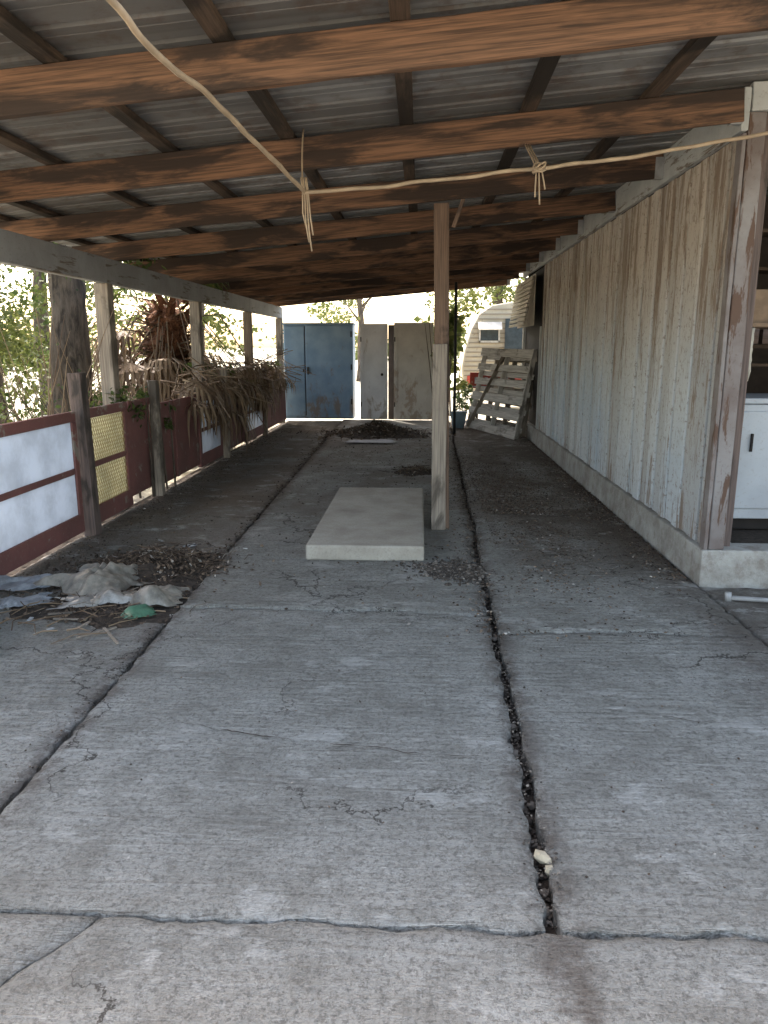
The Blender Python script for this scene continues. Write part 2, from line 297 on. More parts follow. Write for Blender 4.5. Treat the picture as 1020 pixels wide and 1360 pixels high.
for i in range(20000):
    u=R.random()
    if u<.46: x=.62+abs(R.gauss(0,.6)); y=R.gauss(7.8,1.7)
    elif u<.62: x=1.89-abs(R.gauss(0,.16)); y=R.uniform(5.1,13)
    elif u<.72: x=-2.9+abs(R.gauss(0,.22)); y=R.uniform(4.5,15)
    elif u<.78: x=R.uniform(-1.4,.4); y=R.gauss(11,2)
    elif u<.88: y=R.uniform(4,12); x=VR(y)+R.gauss(0,.10)
    elif u<.92: y=R.uniform(2.5,14); x=VL(y)-abs(R.gauss(0,.06))
    else: x=R.uniform(-2.9,1.85); y=R.uniform(2.0,15)
    if x>1.9 or y>16 or y<2 or (-.9<x<.08 and 5.5<y<8): continue
    z=-.02 if x<VL(y) else .007
    q=.5 if y<4 else 1
    if R.random()<.5: rock(g,(x,y,z),R.uniform(.003,.013)*q)
    else: chip(g,x,y,z,R.uniform(.004,.020)*q)
g.obj('ground_litter',M_litter)
def pile(name,cx,cy,rx,ry,h,nst,nch,sz=.03,z0=0):
    e=empty(name); g=MB(); n=40; vs=[];fs=[]; K=14
    for j in range(K+1):
        rr=j/K
        for i in range(n):
            a=i/n*6.2832; q=rr*(1+.35*nz(math.cos(a)*1.5+cx,math.sin(a)*1.5+cy)+.15*nz(math.cos(a)*6+cx,math.sin(a)*6+cy)); x=cx+rx*q*math.cos(a); y=cy+ry*q*math.sin(a)
            vs.append((x,y,z0+(h*(1-rr)**1.3)*(.5+1.3*abs(nz(x*6,y*6)))+.012*nz(x*25,y*25)-.018*(j==K)))
    for j in range(K):
        for i in range(n): fs.append((j*n+i,j*n+(i+1)%n,(j+1)*n+(i+1)%n,(j+1)*n+i))
    g.add(vs,fs); g.obj('mound',M_soil,e)
    g=MB()
    def pt():
        a=R.uniform(0,6.28); rr=abs(R.gauss(0,.6)); return cx+rx*rr*math.cos(a),cy+ry*rr*math.sin(a),z0+h*.8*max(0,1-rr)**1.3
    for i in range(nst):
        x,y,z=pt(); stick(g,(x,y,z+.015),R.uniform(.05,.28),R.uniform(.0015,.004))
    for i in range(nch):
        x,y,z=pt(); chip(g,x,y,z+R.uniform(.0,.03),R.uniform(sz*.3,sz*1.1),1.0)
    for i in range(nch//4):
        x,y,z=pt(); rock(g,(x,y,z+.008),R.uniform(.004,.02))
    g.obj('twigs_and_leaves',M_litter,e)
pile('debris_pile',-1.95,5.28,.66,.50,.17,300,3000,.022,-.02)
pile('debris_pile',-2.0,4.5,.60,.36,.03,120,900,.016,-.02)
pile('debris_pile',-.80,14.0,.95,.75,.26,260,1500,.05)
pile('debris_pile',-.05,9.7,.32,.35,.06,50,500,.025)
# thin crumpled film: random straight creases (folded planes), not radial fans
def sheet(mb,cx,cy,w,d,h,seed,ang,z0=.0,nx=90,ny=66,ncr=26):
    rr=random.Random(int(seed*100)); vs=[];fs=[];ca,sa=math.cos(ang),math.sin(ang); cre=[]
    for k in range(ncr):
        a=rr.uniform(0,math.pi); cre.append((math.cos(a),math.sin(a),rr.uniform(-.45,.45)*w,rr.uniform(.03,.12),rr.uniform(-1,1)*rr.random()))
    for j in range(ny+1):
        for i in range(nx+1):
            s=i/nx-.5;t=j/ny-.5
            x=s*w*(1+.5*nz(t*2.6,seed)+.2*nz(t*8,seed+1));y=t*d*(1+.5*nz(s*2.8,seed+2)+.2*nz(s*9,seed+4))
            z=.45+.9*nz(x*3.2+seed,y*3.2)
            for (ux,uy,o,wd,am) in cre:
                q=abs(x*ux+y*uy-o+.03*nz(x*5,y*5,o*9))/wd
                if q<1: z+=am*.55*(1-q)*(.5+.9*nz(x*4+o*7,y*4,seed))
            z+=.10*nz(x*22,y*22,seed)
            e=max(abs(s),abs(t))*2; z=max(.03,z)*h*(1-.8*e**4)
            vs.append((cx+x*ca-y*sa,cy+x*sa+y*ca,z0+z+.004))
    for j in range(ny):
        for i in range(nx): a=j*(nx+1)+i; fs.append((a,a+1,a+nx+2,a+nx+1))
    mb.add(vs,fs)
e=empty('plastic_sheet'); g=MB(); sheet(g,-2.20,4.90,.60,.50,.13,3.3,-.35,-.01); sheet(g,-1.82,4.58,.58,.32,.12,9.7,.12,-.01); g.obj('film',T_plas,e,True)
g=MB(); sheet(g,-2.05,4.50,.46,.22,.10,31.2,.25,.0,60,36,16); g.obj('clear_film',trans('clear_film',(.42,.40,.37),.25,.22,.5,.55,10),e,True)
g=MB(); sheet(g,-1.72,4.30,.17,.12,.06,5.4,.6,-.01,30,24,12); g.obj('green_film_scrap',T_green,e,True)
e=empty('plastic_bag'); g=MB(); sheet(g,-2.74,4.84,.42,.24,.09,13.6,.1,-.01,60,40,18); sheet(g,-2.52,4.48,.28,.18,.06,17.1,.5,-.01,50,36,14); g.obj('film',trans('bag_film',(.36,.38,.41),.2,.28,.5,.5,10),e,True)
g=MB(); sheet(g,-.85,12.75,.85,.42,.03,23.4,.05,.02,30,20); g.obj('paper_sheet',flat('paper',(.6,.6,.62)),None,True)
g=MB()
for k in range(26): stick(g,(-2.0+R.gauss(0,.3),4.35+R.gauss(0,.2),.0),R.uniform(.1,.35),R.uniform(.003,.006),.08)
g.obj('sticks',L_dry)
g=MB()
for (x,y,a,l) in((-1.85,4.0,.9,.24),(-1.98,4.1,1.4,.14),(-1.75,3.95,-.9,.26),(-2.1,4.2,.1,.2),(-2.2,4.3,.4,.16)):
    M=Matrix.Translation((x,y,-.010))@Matrix.Rotation(a,4,'Z')@Matrix.Rotation(.04,4,'Y'); g.box((-l/2,-.008,0),(l/2,.008,.008),M)
g.obj('wood_scraps',W_grey)
g=MB()
for (x,y,s) in((-1.9,5.95,.06),(-2.15,4.05,.02),(-1.4,5.8,.02),(-.2,13.2,.06),(-2.2,6.1,.03),(.1,11.9,.03),(-2.35,4.2,.03),(-2.45,4.6,.03)):
    a=R.uniform(0,3); M=Matrix.Translation((x,y,.002 if x>-1.5 else -.02))@Matrix.Rotation(a,4,'Z')@Matrix.Rotation(.15,4,'X'); g.box((-s,-s*.35,0.006),(s,s*.35,.012),M)
g.obj('paper_scraps',flat('paper_scrap',(.5,.5,.5)))
g=MB(); g.box((-.875,5.54,-.01),(.035,7.98,.115)); o=g.obj('concrete_pad',M_pad); m=o.modifiers.new('b','BEVEL'); m.width=.02; m.segments=3
# ------------------------------------------------------------ carport
cp=empty('carport')
def zc(x): return 3.0+.088*(x-1.9)
rys=[3.5+1.51*k for k in range(10)]
for y in rys:
    j=R.uniform(-.02,.02); board('rafter',(-3.62,y+j,zc(-3.62)),(1.895,y-j,zc(1.895)),.042,.185,W_raft,cp,.004,warp=.008)
    g=MB(); x=1.885; z=zc(x); g.box((1.83,y-.028,z-.097),(1.897,y-.0235,z+.06)); g.box((1.83,y+.0235,z-.097),(1.897,y+.028,z+.06)); g.box((1.83,y-.028,z-.101),(1.897,y+.028,z-.097)); g.obj('joist_hanger',M_steel,cp)
for x in(-3.5,-3.1,-2.35,-1.6,-.85,-.11,.63,1.36):
    y=2.65
    while y<17.3:
        y2=min(17.35,y+4.53); board('purlin',(x+R.uniform(-.02,.02),y,zc(x)+.1165),(x+R.uniform(-.02,.02),y2-.01,zc(x)+.1165),.085,.042,W_purl,cp,.003,up=(0,0,1)); y=y2
g=MB(); ys=[];y=2.6;prof=((0,0),(.13,0),(.142,.022),(.165,.022),(.177,0),(.24,0),(.246,.008),(.252,0))
while y<17.4:
    for a,b in prof: ys.append((y+a,b))
    y+=.26
xs=[-3.78,-2,0,2,3.8,5.6]; vs=[(x,yy,zc(x)+.141+zz+.004*nz(x*3,yy)) for yy,zz in ys for x in xs]; n=len(xs)
g.add(vs,[(j*n+i,j*n+i+1,(j+1)*n+i+1,(j+1)*n+i) for j in range(len(ys)-1) for i in range(n-1)]); g.obj('roof_sheet',M_metal,cp)
BX=-3.15
for a,b in((2.9,7.6),(7.6,10.7),(10.7,13.9),(13.9,17.2)): board('eave_beam',(BX,a,2.33),(BX,b-.004,2.33),.09,.24,P_beam,cp)
for y in(4.5,7.6,10.7,13.9,17.0): board('support_post',(BX,y,-.1),(BX+.0,y,2.208),.14,.14,W_grey,cp,.006,up=(0,1,0))
board('centre_post',(.20,6.62,.0),(.15,6.62,zc(.15)-.095),.125,.05,W_post,cp,.005,up=(0,1,0),warp=.006)
board('centre_post_lower',(.165,6.565,0),(.155,6.565,1.62),.125,.045,W_grey,cp,.005,up=(0,1,0),warp=.006)
board('post_cleat',(.25,6.60,zc(.3)-.3),(.33,6.57,zc(.3)-.08),.03,.05,W_post,cp,up=(0,1,0))
g=MB(); g.tube([(.62,14,0),(.60,14,2.72)],.025,8); g.obj('steel_pipe_post',M_rubber,cp,True)
e=empty('rope')
def rope(pts,r,name='strand'):
    P=[]
    for i in range(len(pts)-1):
        a=Vector(pts[i]);b=Vector(pts[i+1]); n=max(2,int((b-a).length/.05))
        for k in range(n): p=a.lerp(b,k/n); P.append(p+Vector((nz(p.y*4,p.x*4,1),nz(p.x*5,p.z,2),nz(p.y*4,p.x*5,3)))*.012)
    P.append(Vector(pts[-1])); g=MB(); g.tube(P,[r*(1+.2*nz(i*1.3,2)) for i in range(len(P))],8); return g.obj(name,M_rope,e,True)
rope([(-1.02,2.3,2.70),(-.95,2.7,2.61),(-.86,3.45,2.585),(-.69,4.67,2.48)],.012)
rope([(-.70,4.66,2.475),(-.3,4.66,2.50),(.35,4.66,2.56),(1.2,4.66,2.655),(2.05,4.66,2.78)],.011)
for dx,l in((0,.28),(.012,.33),(-.012,.2),(.02,.24)): rope([(-.70+dx,4.67,2.56),(-.69+dx,4.66,2.48),(-.685+dx*1.4,4.65,2.48-l*.6),(-.67+dx*1.2,4.66,2.48-l)],.0045)
rope([(-.74,4.99,2.90),(-.72,4.8,2.6),(-.70,4.67,2.48)],.005)
for dx,l in((0,.2),(.014,.12),(-.014,.16)): rope([(.62+dx,4.9,2.78),(.66+dx,4.67,2.6),(.67+dx*2,4.66,2.6-l)],.0045)
for k in range(3): rope([(.66+.035*math.cos(a)+.0,4.64+.03*math.sin(a)+k*.01,2.6+.03*math.sin(a+k)) for a in [i*.8 for i in range(9)]],.0045)
rope([(-1.45,2.75,2.74),(-1.46,2.76,2.62)],.01)
# ------------------------------------------------------------ shed (right)
sh=empty('wooden_shed')
g=MB(); y=5.1; k=0
while y<12.68:
    w=R.choice((.19,.19,.15,.24,.19)); w=min(w,12.7-y); k+=1
    x=1.944+(.012 if k%2 else 0)+R.uniform(0,.008); z0=.255+R.uniform(-.006,.006); q=R.uniform(.012,.026)
    g.box((x,y,z0),(x+.024,y+w-q,2.872)); y+=w
    if R.random()<.25 and y<12.5: g.box((1.948,y+.001,z0),(1.972,y+.035,2.872)); y+=.055
o=g.obj('siding_boards',M_side,sh); m=o.modifiers.new('b','BEVEL'); m.width=.003; m.segments=1
g=MB(); g.box((2.0,5.12,.25),(2.015,12.7,2.87)); g.box((1.985,12.7,.0),(2.0,15.0,1.9)); g.box((1.985,12.7,1.9),(2.0,15.0,2.87)); g.obj('dark_backing',M_dark,sh)  # near-black backing; low far panel is painted as a shaded opening
board('ledger',(1.921,5.0,2.985),(1.921,15.0,2.985),.044,.24,P_white,sh)
g=MB(); L_=[(1.915,5.03),(5.4,5.03),(5.4,5.25),(2.2,5.25),(2.2,15),(1.915,15)]
g.add([(x,y,-.08) for x,y in L_]+[(x,y,.25) for x,y in L_],[(5,4,3,2,1,0),(6,7,8,9,10,11)]+[(i,(i+1)%6,(i+1)%6+6,i+6) for i in range(6)])
o=g.obj('concrete_curb',M_curb,sh); m=o.modifiers.new('b','BEVEL'); m.width=.012; m.segments=2
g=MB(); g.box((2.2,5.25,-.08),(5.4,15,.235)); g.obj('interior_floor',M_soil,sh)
board('corner_post',(2.01,5.07,.252),(2.01,5.07,2.98),.105,.05,P_corner,sh,.005,up=(0,1,0),warp=.006)
board('corner_trim',(1.935,5.075,.252),(1.935,5.075,2.86),.025,.09,P_corner,sh,.003,up=(0,1,0))
board('front_header',(1.96,5.05,3.06),(5.4,5.05,3.20),.05,.16,P_white,sh)
board('inner_trim',(2.11,5.16,.24),(2.11,5.16,3.0),.07,.04,W_dkp,sh,up=(0,1,0))
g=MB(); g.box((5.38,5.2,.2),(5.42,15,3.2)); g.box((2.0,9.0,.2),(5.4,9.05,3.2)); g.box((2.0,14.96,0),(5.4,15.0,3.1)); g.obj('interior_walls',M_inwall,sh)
board('lower_end_board',(1.95,12.8,.25),(1.95,12.8,1.92),.03,.1,P_white,sh,up=(0,1,0)); board('lower_end_board',(1.95,14.9,.25),(1.95,14.9,2.86),.03,.1,P_white,sh,up=(0,1,0))
g=MB()
for k in range(11):
    z=1.95+k*.072; o_=(2.70-z)*.16; g.box((1.80-o_,12.95,z),(1.825-o_,15.1,z+.050))
g.box((1.84,12.95,1.94),(1.855,15.1,2.76)); g.obj('louvred_shutter',paint('shutter_paint',(.54,.48,.38),(.43,.38,.3),(.26,.19,.13),.3),sh)
board('shelf',(2.25,5.9,1.75),(3.6,5.9,1.75),.5,.03,M_ply,sh); board('shelf_side',(2.33,5.75,1.76),(2.33,5.75,2.0),.02,.4,M_ply,sh,up=(1,0,0))
for z in(1.45,1.6,2.5): board('shelf',(2.35,6.6,z),(4,6.6,z),.3,.03,W_purl,sh)
board('stud',(2.75,8.9,.25),(2.75,8.9,3),.09,.05,M_ply,sh); board('shelf',(2.2,7.6,2.3),(4,7.6,2.3),.4,.03,W_purl,sh)
g=MB()
for i in range(14): g.box((2.35+i*.09,6.5,1.62+0),(2.35+i*.09+R.uniform(.04,.08),6.62,1.62+R.uniform(.05,.14)))
g.obj('shelf_clutter',W_dkp,sh)
e=empty('white_cabinet'); g=MB(); g.box((2.27,5.62,.34),(3.1,6.2,1.19)); g.box((2.255,5.6,1.194),(3.12,6.22,1.235)); g.box((2.30,5.60,.42),(2.68,5.617,1.14)); g.box((2.70,5.60,.42),(3.07,5.617,1.14))
o=g.obj('body',P_fridge,e); m=o.modifiers.new('b','BEVEL'); m.width=.01; m.segments=2
g=MB(); g.box((2.31,5.68,.25),(3.06,6.18,.338)); g.box((2.40,5.58,.85),(2.415,5.598,.98)); g.box((2.66,5.58,.8),(2.675,5.598,.95)); g.obj('base_shade_and_handles',M_dark,e)  # near-black box paints the shade under the cabinet; also dark handles
e=empty('hanging_rope'); g=MB()
for k in range(5): g.tube([(2.2+.015*math.sin(a*1.7+k),5.3+.02*math.cos(a+k),1.72-a*.07) for a in range(6)],[.012,.016,.02,.018,.014,.006],6)
g.obj('strands',flat('pale_rope',(.45,.42,.36)),e,True)
g=MB(); g.tube([(1.98,4.72,.02),(2.6,4.62,.02)],.016,8); g.tube([(1.99,4.72,.0),(1.985,4.72,.055)],.022,8); g.obj('metal_pipe',flat('zinc',(.34,.34,.34),.4),None,True)
# ------------------------------------------------------------ fence
fe=empty('wooden_fence'); FX=-2.95
def pan(y0,y1,z0,z1,mat,name,x=FX,th=.012):
    g=MB(); g.box((x-th/2,y0,z0),(x+th/2,y1,z1)); return g.obj(name,mat,fe)
def frame(y0,y1,z0=.08,z1=1.02,mid=None,rails=.085):
    board('top_rail',(FX,y0,z1),(FX,y1,z1),.04,rails,P_maroon,fe); board('bottom_rail',(FX,y0,z0+.02),(FX,y1,z0+.02),.04,rails+.08,P_maroon,fe)
    board('stile',(FX+.003,y0+.04,z0+.10),(FX+.003,y0+.04,z1-rails/2-.002),.075,.04,P_maroon,fe,up=(1,0,0)); board('stile',(FX+.003,y1-.04,z0+.10),(FX+.003,y1-.04,z1-rails/2-.002),.075,.04,P_maroon,fe,up=(1,0,0))
    if mid: board('mid_rail',(FX,y0+.08,mid),(FX,y1-.08,mid),.03,.05,P_maroon,fe)
frame(3.2,6.28,mid=.56); pan(3.25,6.24,.13,.99,T_white,'fibreglass_panel')
frame(6.46,7.42,mid=.56); pan(6.5,7.38,.13,.99,T_yel,'yellow_panel',FX-.012,.006)
g=MB(); Y0,Y1=6.54,7.34
for sgn in(1,-1):
    k=-1.0
    while k<.95:
        z0_,z1_=.15,.97; p0=(Y0+k if sgn>0 else Y1-k); h=z1_-z0_; ya=p0;yb=p0+sgn*h*.6; za,zb=z0_,z1_
        clipt=lambda yv:(yv-ya)/(yb-ya)
        t0,t1=0,1; ta,tb=sorted((clipt(Y0),clipt(Y1))); t0=max(t0,ta);t1=min(t1,tb)
        if t1>t0+.02:
            A=Vector((FX+.004,ya+(yb-ya)*t0,za+(zb-za)*t0));B=Vector((FX+.004,ya+(yb-ya)*t1,za+(zb-za)*t1)); g.tube([A,B],.003,4)
        k+=.042
g.obj('wire_mesh',M_meshy,fe)
pan(7.44,8.06,.10,1.04,P_maroon,'plywood_panel',FX,.02); board('top_rail',(FX+.02,7.44,1.03),(FX+.02,8.06,1.03),.02,.07,P_maroon,fe)
pan(8.2,9.85,.06,.98,P_maroon,'plywood_panel',FX,.02); board('batten',(FX+.02,8.9,.06),(FX+.02,8.9,.98),.08,.02,P_maroon,fe,up=(1,0,0))
frame(9.86,11.0,.08,.92,mid=.5); pan(9.9,10.96,.13,.88,T_white,'fibreglass_panel')
pan(11.2,12.45,.05,.95,P_maroon,'plywood_panel',FX,.02)
frame(12.5,14.0,.08,.92,mid=.5); pan(12.54,13.96,.13,.88,T_white,'fibreglass_panel')
pan(14.05,16.4,.05,.9,P_maroon,'plywood_panel',FX,.02)
board('fence_post',(FX+.05,6.37,-.05),(FX+.02,6.37,1.38),.13,.11,W_dkp,fe,up=(1,0,0)); board('fence_post',(FX+.05,8.13,-.05),(FX+.05,8.13,1.24),.1,.09,W_grey,fe,up=(1,0,0))
board('fence_post',(FX+.05,11.1,-.05),(FX+.05,11.1,1.3),.1,.09,W_grey,fe,up=(1,0,0)); board('fence_post',(FX+.03,14.02,-.05),(FX+.03,14.02,1.2),.1,.09,W_grey,fe,up=(1,0,0))
board('fence_post',(FX-.2,6.9,0),(FX-.2,6.9,1.15),.05,.05,W_dkp,fe,up=(1,0,0))
# ------------------------------------------------------------ far end doors
e=empty('blue_metal_cabinet'); Y=16.75; g=MB()
g.box((-3.02,Y,.03),(-1.50,Y+.6,2.06)); g.box((-3.04,Y-.02,2.062),(-1.48,Y+.62,2.10)); g.obj('carcass',P_blue,e)
g=MB(); g.box((-3.0,Y-.03,.08),(-2.56,Y-.003,2.03)); g.box((-2.535,Y-.045,.06),(-1.51,Y-.003,2.05)); o=g.obj('doors',P_blue,e); m=o.modifiers.new('b','BEVEL'); m.width=.01
g=MB(); g.box((-2.50,Y-.08,1.0),(-2.47,Y-.047,1.16)); g.box((-2.60,Y-.05,1.05),(-2.575,Y-.032,1.12)); g.box((-2.557,Y-.02,.1),(-2.538,Y-.0025,2.03))
for z in(.35,1.1,1.8): g.box((-1.545,Y-.06,z),(-1.515,Y-.046,z+.12))
g.obj('handle',M_dark,e)
def door(name,x0,x1,y,mat,h=2.08,ang=0,knob=True):
    e=empty(name); w=x1-x0; M=Matrix.Translation((x0,y,0))@Matrix.Rotation(ang,4,'Z')
    g=MB(); g.box((0,0,.02),(w,.04,h),M)
    for (a,b,c,d) in((0,.0,.07,h),(w-.07,0,w,h),(0.07,h-.1,w-.07,h),(.07,.02,w-.07,.2)): g.box((a,-.012,max(b,.03)),(c,-.001,d-.001),M)
    o=g.obj('panel',mat,e); m=o.modifiers.new('b','BEVEL'); m.width=.004
    g=MB()
    if knob: g.tube([M@Vector((w-.12,-.013,1.0)),M@Vector((w-.12,-.06,1.0))],[.02,.032],8)
    for z in(.3,1.7): g.box((.005,-.02,z),(.03,-.0125,z+.1),M)
    g.obj('hardware',M_dark,e)
door('white_door',-1.34,-.74,16.75,P_door); door('beige_door',-.60,.25,16.72,P_beige,2.1,0,False)
g=MB(); g.box((-.735,16.95,0),(-.605,17.0,2.06)); g.obj('gap_shade_strip',M_dark)  # near-black strip standing in for shade in the gap between the doors
g=MB(); g.tube([(.75,15.2,0),(.75,15.2,.02),(.75,15.2,.3),(.75,15.2,.33)],[.10,.12,.17,.18],14); g.obj('plant_pot',flat('glazed_pot',(.22,.29,.34),.4),None,True)
# ------------------------------------------------------------ pallets
def pallet(A,B,lean,H,nsl,mat,diag=False):
    e=empty('wooden_pallet'); A=Vector(A);B=Vector(B); ux=(B-A).normalized(); up=Vector(lean).normalized(); nrm=ux.cross(up).normalized(); up=nrm.cross(ux); Wd=(B-A).length
    for k in range(nsl):
        z=.06+(H-.12)*k/(nsl-1); dz=R.uniform(-.03,.03); board('slat',A+up*z+ux*(-.03)+nrm*.002,A+up*(z+dz)+ux*(Wd+.03)+nrm*.002,.02,R.choice((.13,.15,.12)),mat,e,up=up)
    for s in(.02,.5,.98): board('stringer',A+ux*Wd*s+nrm*-.056,A+ux*Wd*s+up*H+nrm*-.056,.04,.09,mat,e,up=nrm)
    for k in range(nsl-1):
        z=.15+(H-.3)*k/(nsl-2); board('back_slat',A+up*z+nrm*-.115,A+up*z+ux*Wd+nrm*-.115,.02,.09,mat,e,up=up)
    if diag: board('diagonal',A+ux*.15+nrm*.02,A+ux*Wd*.5+up*H*.9+nrm*.024,.018,.09,W_grey,e,up=nrm)
pallet((.92,15.3,.03),(1.62,13.2,.03),(.20,.05,1),1.56,6,W_lt,True)
pallet((1.25,15.2,.03),(1.78,13.6,.03),(.14,.04,1),1.5,5,W_grey)
# ------------------------------------------------------------ camper trailer
e=empty('camper_trailer'); pr=[(1.30,.42),(1.08,.7),(1.05,1.05),(1.12,1.5),(1.28,2.05),(1.48,2.42),(1.8,2.64),(2.3,2.72),(3.6,2.74),(4.6,2.6),(5.1,2.1),(5.25,1.2),(5.0,.45)]
g=MB(); n=len(pr); vs=[(x,20.2,z) for x,z in pr]+[(x,22.3,z) for x,z in pr]; fs=[tuple(range(n))[::-1],tuple(range(n,2*n))]+[(i,(i+1)%n,(i+1)%n+n,i+n) for i in range(n)]
g.add(vs,fs); o=g.obj('body',P_cream,e); m=o.modifiers.new('b','BEVEL'); m.width=.04; m.segments=3
g=MB(); z=.6
def xl(z):
    for i in range(1,8):
        if pr[i][1]<=z<=pr[i+1][1]: q=(z-pr[i][1])/(pr[i+1][1]-pr[i][1]); return pr[i][0]+q*(pr[i+1][0]-pr[i][0])
    return 1.3
while z<2.6: g.box((xl(z)+.05,20.185,z),(5.0 if z<2 else 4.8,20.199,z+.03)); z+=.12
g.obj('ribs',P_rib,e)
g=MB(); g.box((1.2,20.16,.62),(4.9,20.184,.85)); g.obj('red_stripe',P_red,e)
g=MB(); g.box((1.52,20.15,1.75),(1.98,20.183,2.12)); g.box((2.15,20.15,1.2),(2.6,20.183,2.3)); g.obj('window',M_glass,e)
g=MB()
for z in(1.70,2.13): g.box((1.48,20.13,z),(2.02,20.149,z+.045))
M=Matrix.Translation((1.75,20.12,2.2))@Matrix.Rotation(-.9,4,'X'); g.box((-.30,-.02,-.30),(.30,0,0),M); g.box((1.48,20.13,1.7),(1.52,20.148,2.15)); g.box((1.98,20.13,1.7),(2.02,20.148,2.15)); g.obj('window_awning',flat('awning_metal',(.6,.57,.5),.4),e)
g=MB(); g.tube([(2.9,20.15,.34),(2.9,20.35,.34)],.34,20); g.obj('wheel',M_rubber,e); g=MB(); g.tube([(1.3,21.2,.45),(.3,21.2,.42)],.04,8); g.tube([(.4,21.2,.0),(.4,21.2,.5)],.03,8); g.obj('hitch',M_steel,e)
e=empty('red_sign'); g=MB(); g.box((1.05,16.6,.72),(2.0,16.63,1.05)); g.obj('board',P_red,e); g=MB()
for k in range(7): g.box((1.15+k*.11,16.59,.82),(1.21+k*.11,16.599,.95))
g.box((1.05,16.595,.745),(2.0,16.599,.765)); g.obj('lettering',P_fridge,e); g=MB(); g.box((1.2,16.632,0),(1.25,16.66,1.0)); g.box((1.9,16.632,0),(1.95,16.66,1.0)); g.obj('legs',M_dark,e)
# ------------------------------------------------------------ vegetation
def leaves(mb,c,r,n,s,cl=.28,ncl=None):
    c=Vector(c); ncl=ncl or max(4,n//60); cs=[]
    while len(cs)<ncl:
        p=Vector((R.uniform(-1,1),R.uniform(-1,1),R.uniform(-1,1)))
        if p.length<1 and p.length>.3: cs.append(Vector((p.x*r[0],p.y*r[1],p.z*r[2])))
    for i in range(n):
        q=R.choice(cs); p=c+q+Vector((R.gauss(0,cl*r[0]*.5),R.gauss(0,cl*r[1]*.5),R.gauss(0,cl*r[2]*.5)))
        if p.z<.0: p.z=abs(p.z)*.3
        a=Vector((R.gauss(0,1),R.gauss(0,1),R.gauss(0,.7)-.3)).normalized(); b=a.orthogonal().normalized(); b=Matrix.Rotation(R.uniform(0,6.28),3,a)@b
        l=s*R.uniform(.6,1.3); w=l*R.uniform(.2,.36); mb.add([p,p+a*l*.5+b*w,p+a*l,p+a*l*.5-b*w],[(0,1,2,3)])
def tree(name,x,y,h,r0,crown,n,s,lm,lean=(0,0),ivy=0,limbs=5):
    e=empty(name); g=MB(); P=[];N=14
    for i in range(N+1):
        t=i/N; P.append(Vector((x+lean[0]*t+.12*nz(t*3,x),y+lean[1]*t+.12*nz(t*3,y+9),-.15+h*t)))
    g.tube(P,[r0*(1.25-.2*min(1,i/2))*(1-.55*i/N) for i in range(N+1)],14,.10)
    for k in range(limbs):
        i=R.randint(N//2+1,N-1); p=P[i]; a=R.uniform(0,6.28); L_=h*R.uniform(.2,.35)
        q=[p+Vector((math.cos(a)*L_*u,math.sin(a)*L_*u,L_*1.0*u+.1*nz(u*4,k))) for u in(0,.3,.6,1)]; g.tube(q,[r0*.4,r0*.26,r0*.16,r0*.06],7,.08)
    g.obj('trunk',M_bark,e,True)
    g=MB()
    for(c,r,f) in crown: leaves(g,(x+c[0],y+c[1],c[2]),r,int(n*f),s)
    g.obj('foliage',lm,e)
    if ivy:
        g=MB()
        for i in range(ivy):
            t=R.random(); p=P[int(t*N)]; a=R.uniform(0,6.28); rr=r0*R.uniform(.9,1.9)
            c=p+Vector((math.cos(a)*rr,math.sin(a)*rr,R.uniform(-.2,.2))); d=Vector((math.cos(a),math.sin(a),-1)).normalized(); b=d.cross(Vector((0,0,1))).normalized(); l=R.uniform(.04,.08); g.add([c,c+d*l*.5+b*l*.4,c+d*l,c+d*l*.5-b*l*.4],[(0,1,2,3)])
        g.obj('ivy',L_ivy,e)
tree('shade_tree',-4.75,10.0,5,.28,[((0,0,5.2),(2.6,2.6,1.5),.8),((.6,-.5,3.0),(1.0,1.2,.6),.12),((-1.5,1,3.4),(1.5,1.5,.8),.08)],4200,.12,L_green,(.1,.1),120)
tree('shade_tree',-5.5,9.0,4.5,.12,[((0,0,4),(1.8,1.8,1.3),.6),((.1,0,1.7),(.7,.8,.9),.4)],3200,.08,L_yel,(-.2,.1),1100,6)
tree('shade_tree',-6.6,10.6,4.5,.11,[((0,0,4),(1.8,1.8,1.3),.7),((0,0,1.9),(1.0,.8,.9),.3)],2900,.10,L_yel,(.4,.1),100,6)
tree('shade_tree',-7.5,13.0,5,.16,[((0,0,4),(2.4,2.4,1.6),.75),((0,0,1.9),(1.6,1.6,.9),.25)],4000,.12,L_green,(.3,0),100)
tree('shade_tree',-9.5,19.0,6,.22,[((0,0,4.6),(3.0,3.0,2.0),.7),((1,0,2.1),(2.2,1.8,1.0),.3)],4800,.16,L_yel)
tree('shade_tree',-7.0,24.0,6,.2,[((0,0,4.4),(2.6,2.6,1.9),.8),((0,0,1.8),(1.8,1.6,.8),.2)],4200,.18,L_yel)
def shrub(name,spec,s,lm,stems=12):
    e=empty(name); g=MB()
    for (c,r,n) in spec: leaves(g,c,r,n,s,.35)
    g.obj('foliage',lm,e); g=MB()
    for (c,r,n) in spec:
        for k in range(stems):
            a=R.uniform(0,6.28); q=Vector((c[0]+math.cos(a)*r[0]*.7,c[1]+math.sin(a)*r[1]*.7,c[2]+r[2]*R.uniform(.2,.9))); b=Vector((c[0]+math.cos(a)*.1,c[1]+math.sin(a)*.1,0))
            g.tube([b,b.lerp(q,.5)+Vector((0,0,.1)),q],[.014,.010,.004],5)
    g.obj('stems',M_bark,e)
shrub('shrub',[((-3.9,8.6,.6),(.5,1.2,.6),1400),((-4.3,6.6,.6),(.7,1.3,.6),1300)],.075,L_green)
shrub('shrub',[((-4.0,13.8,.6),(.7,1.6,.7),1100),((-3.6,16.3,.6),(.6,1.2,.7),800)],.09,L_green)
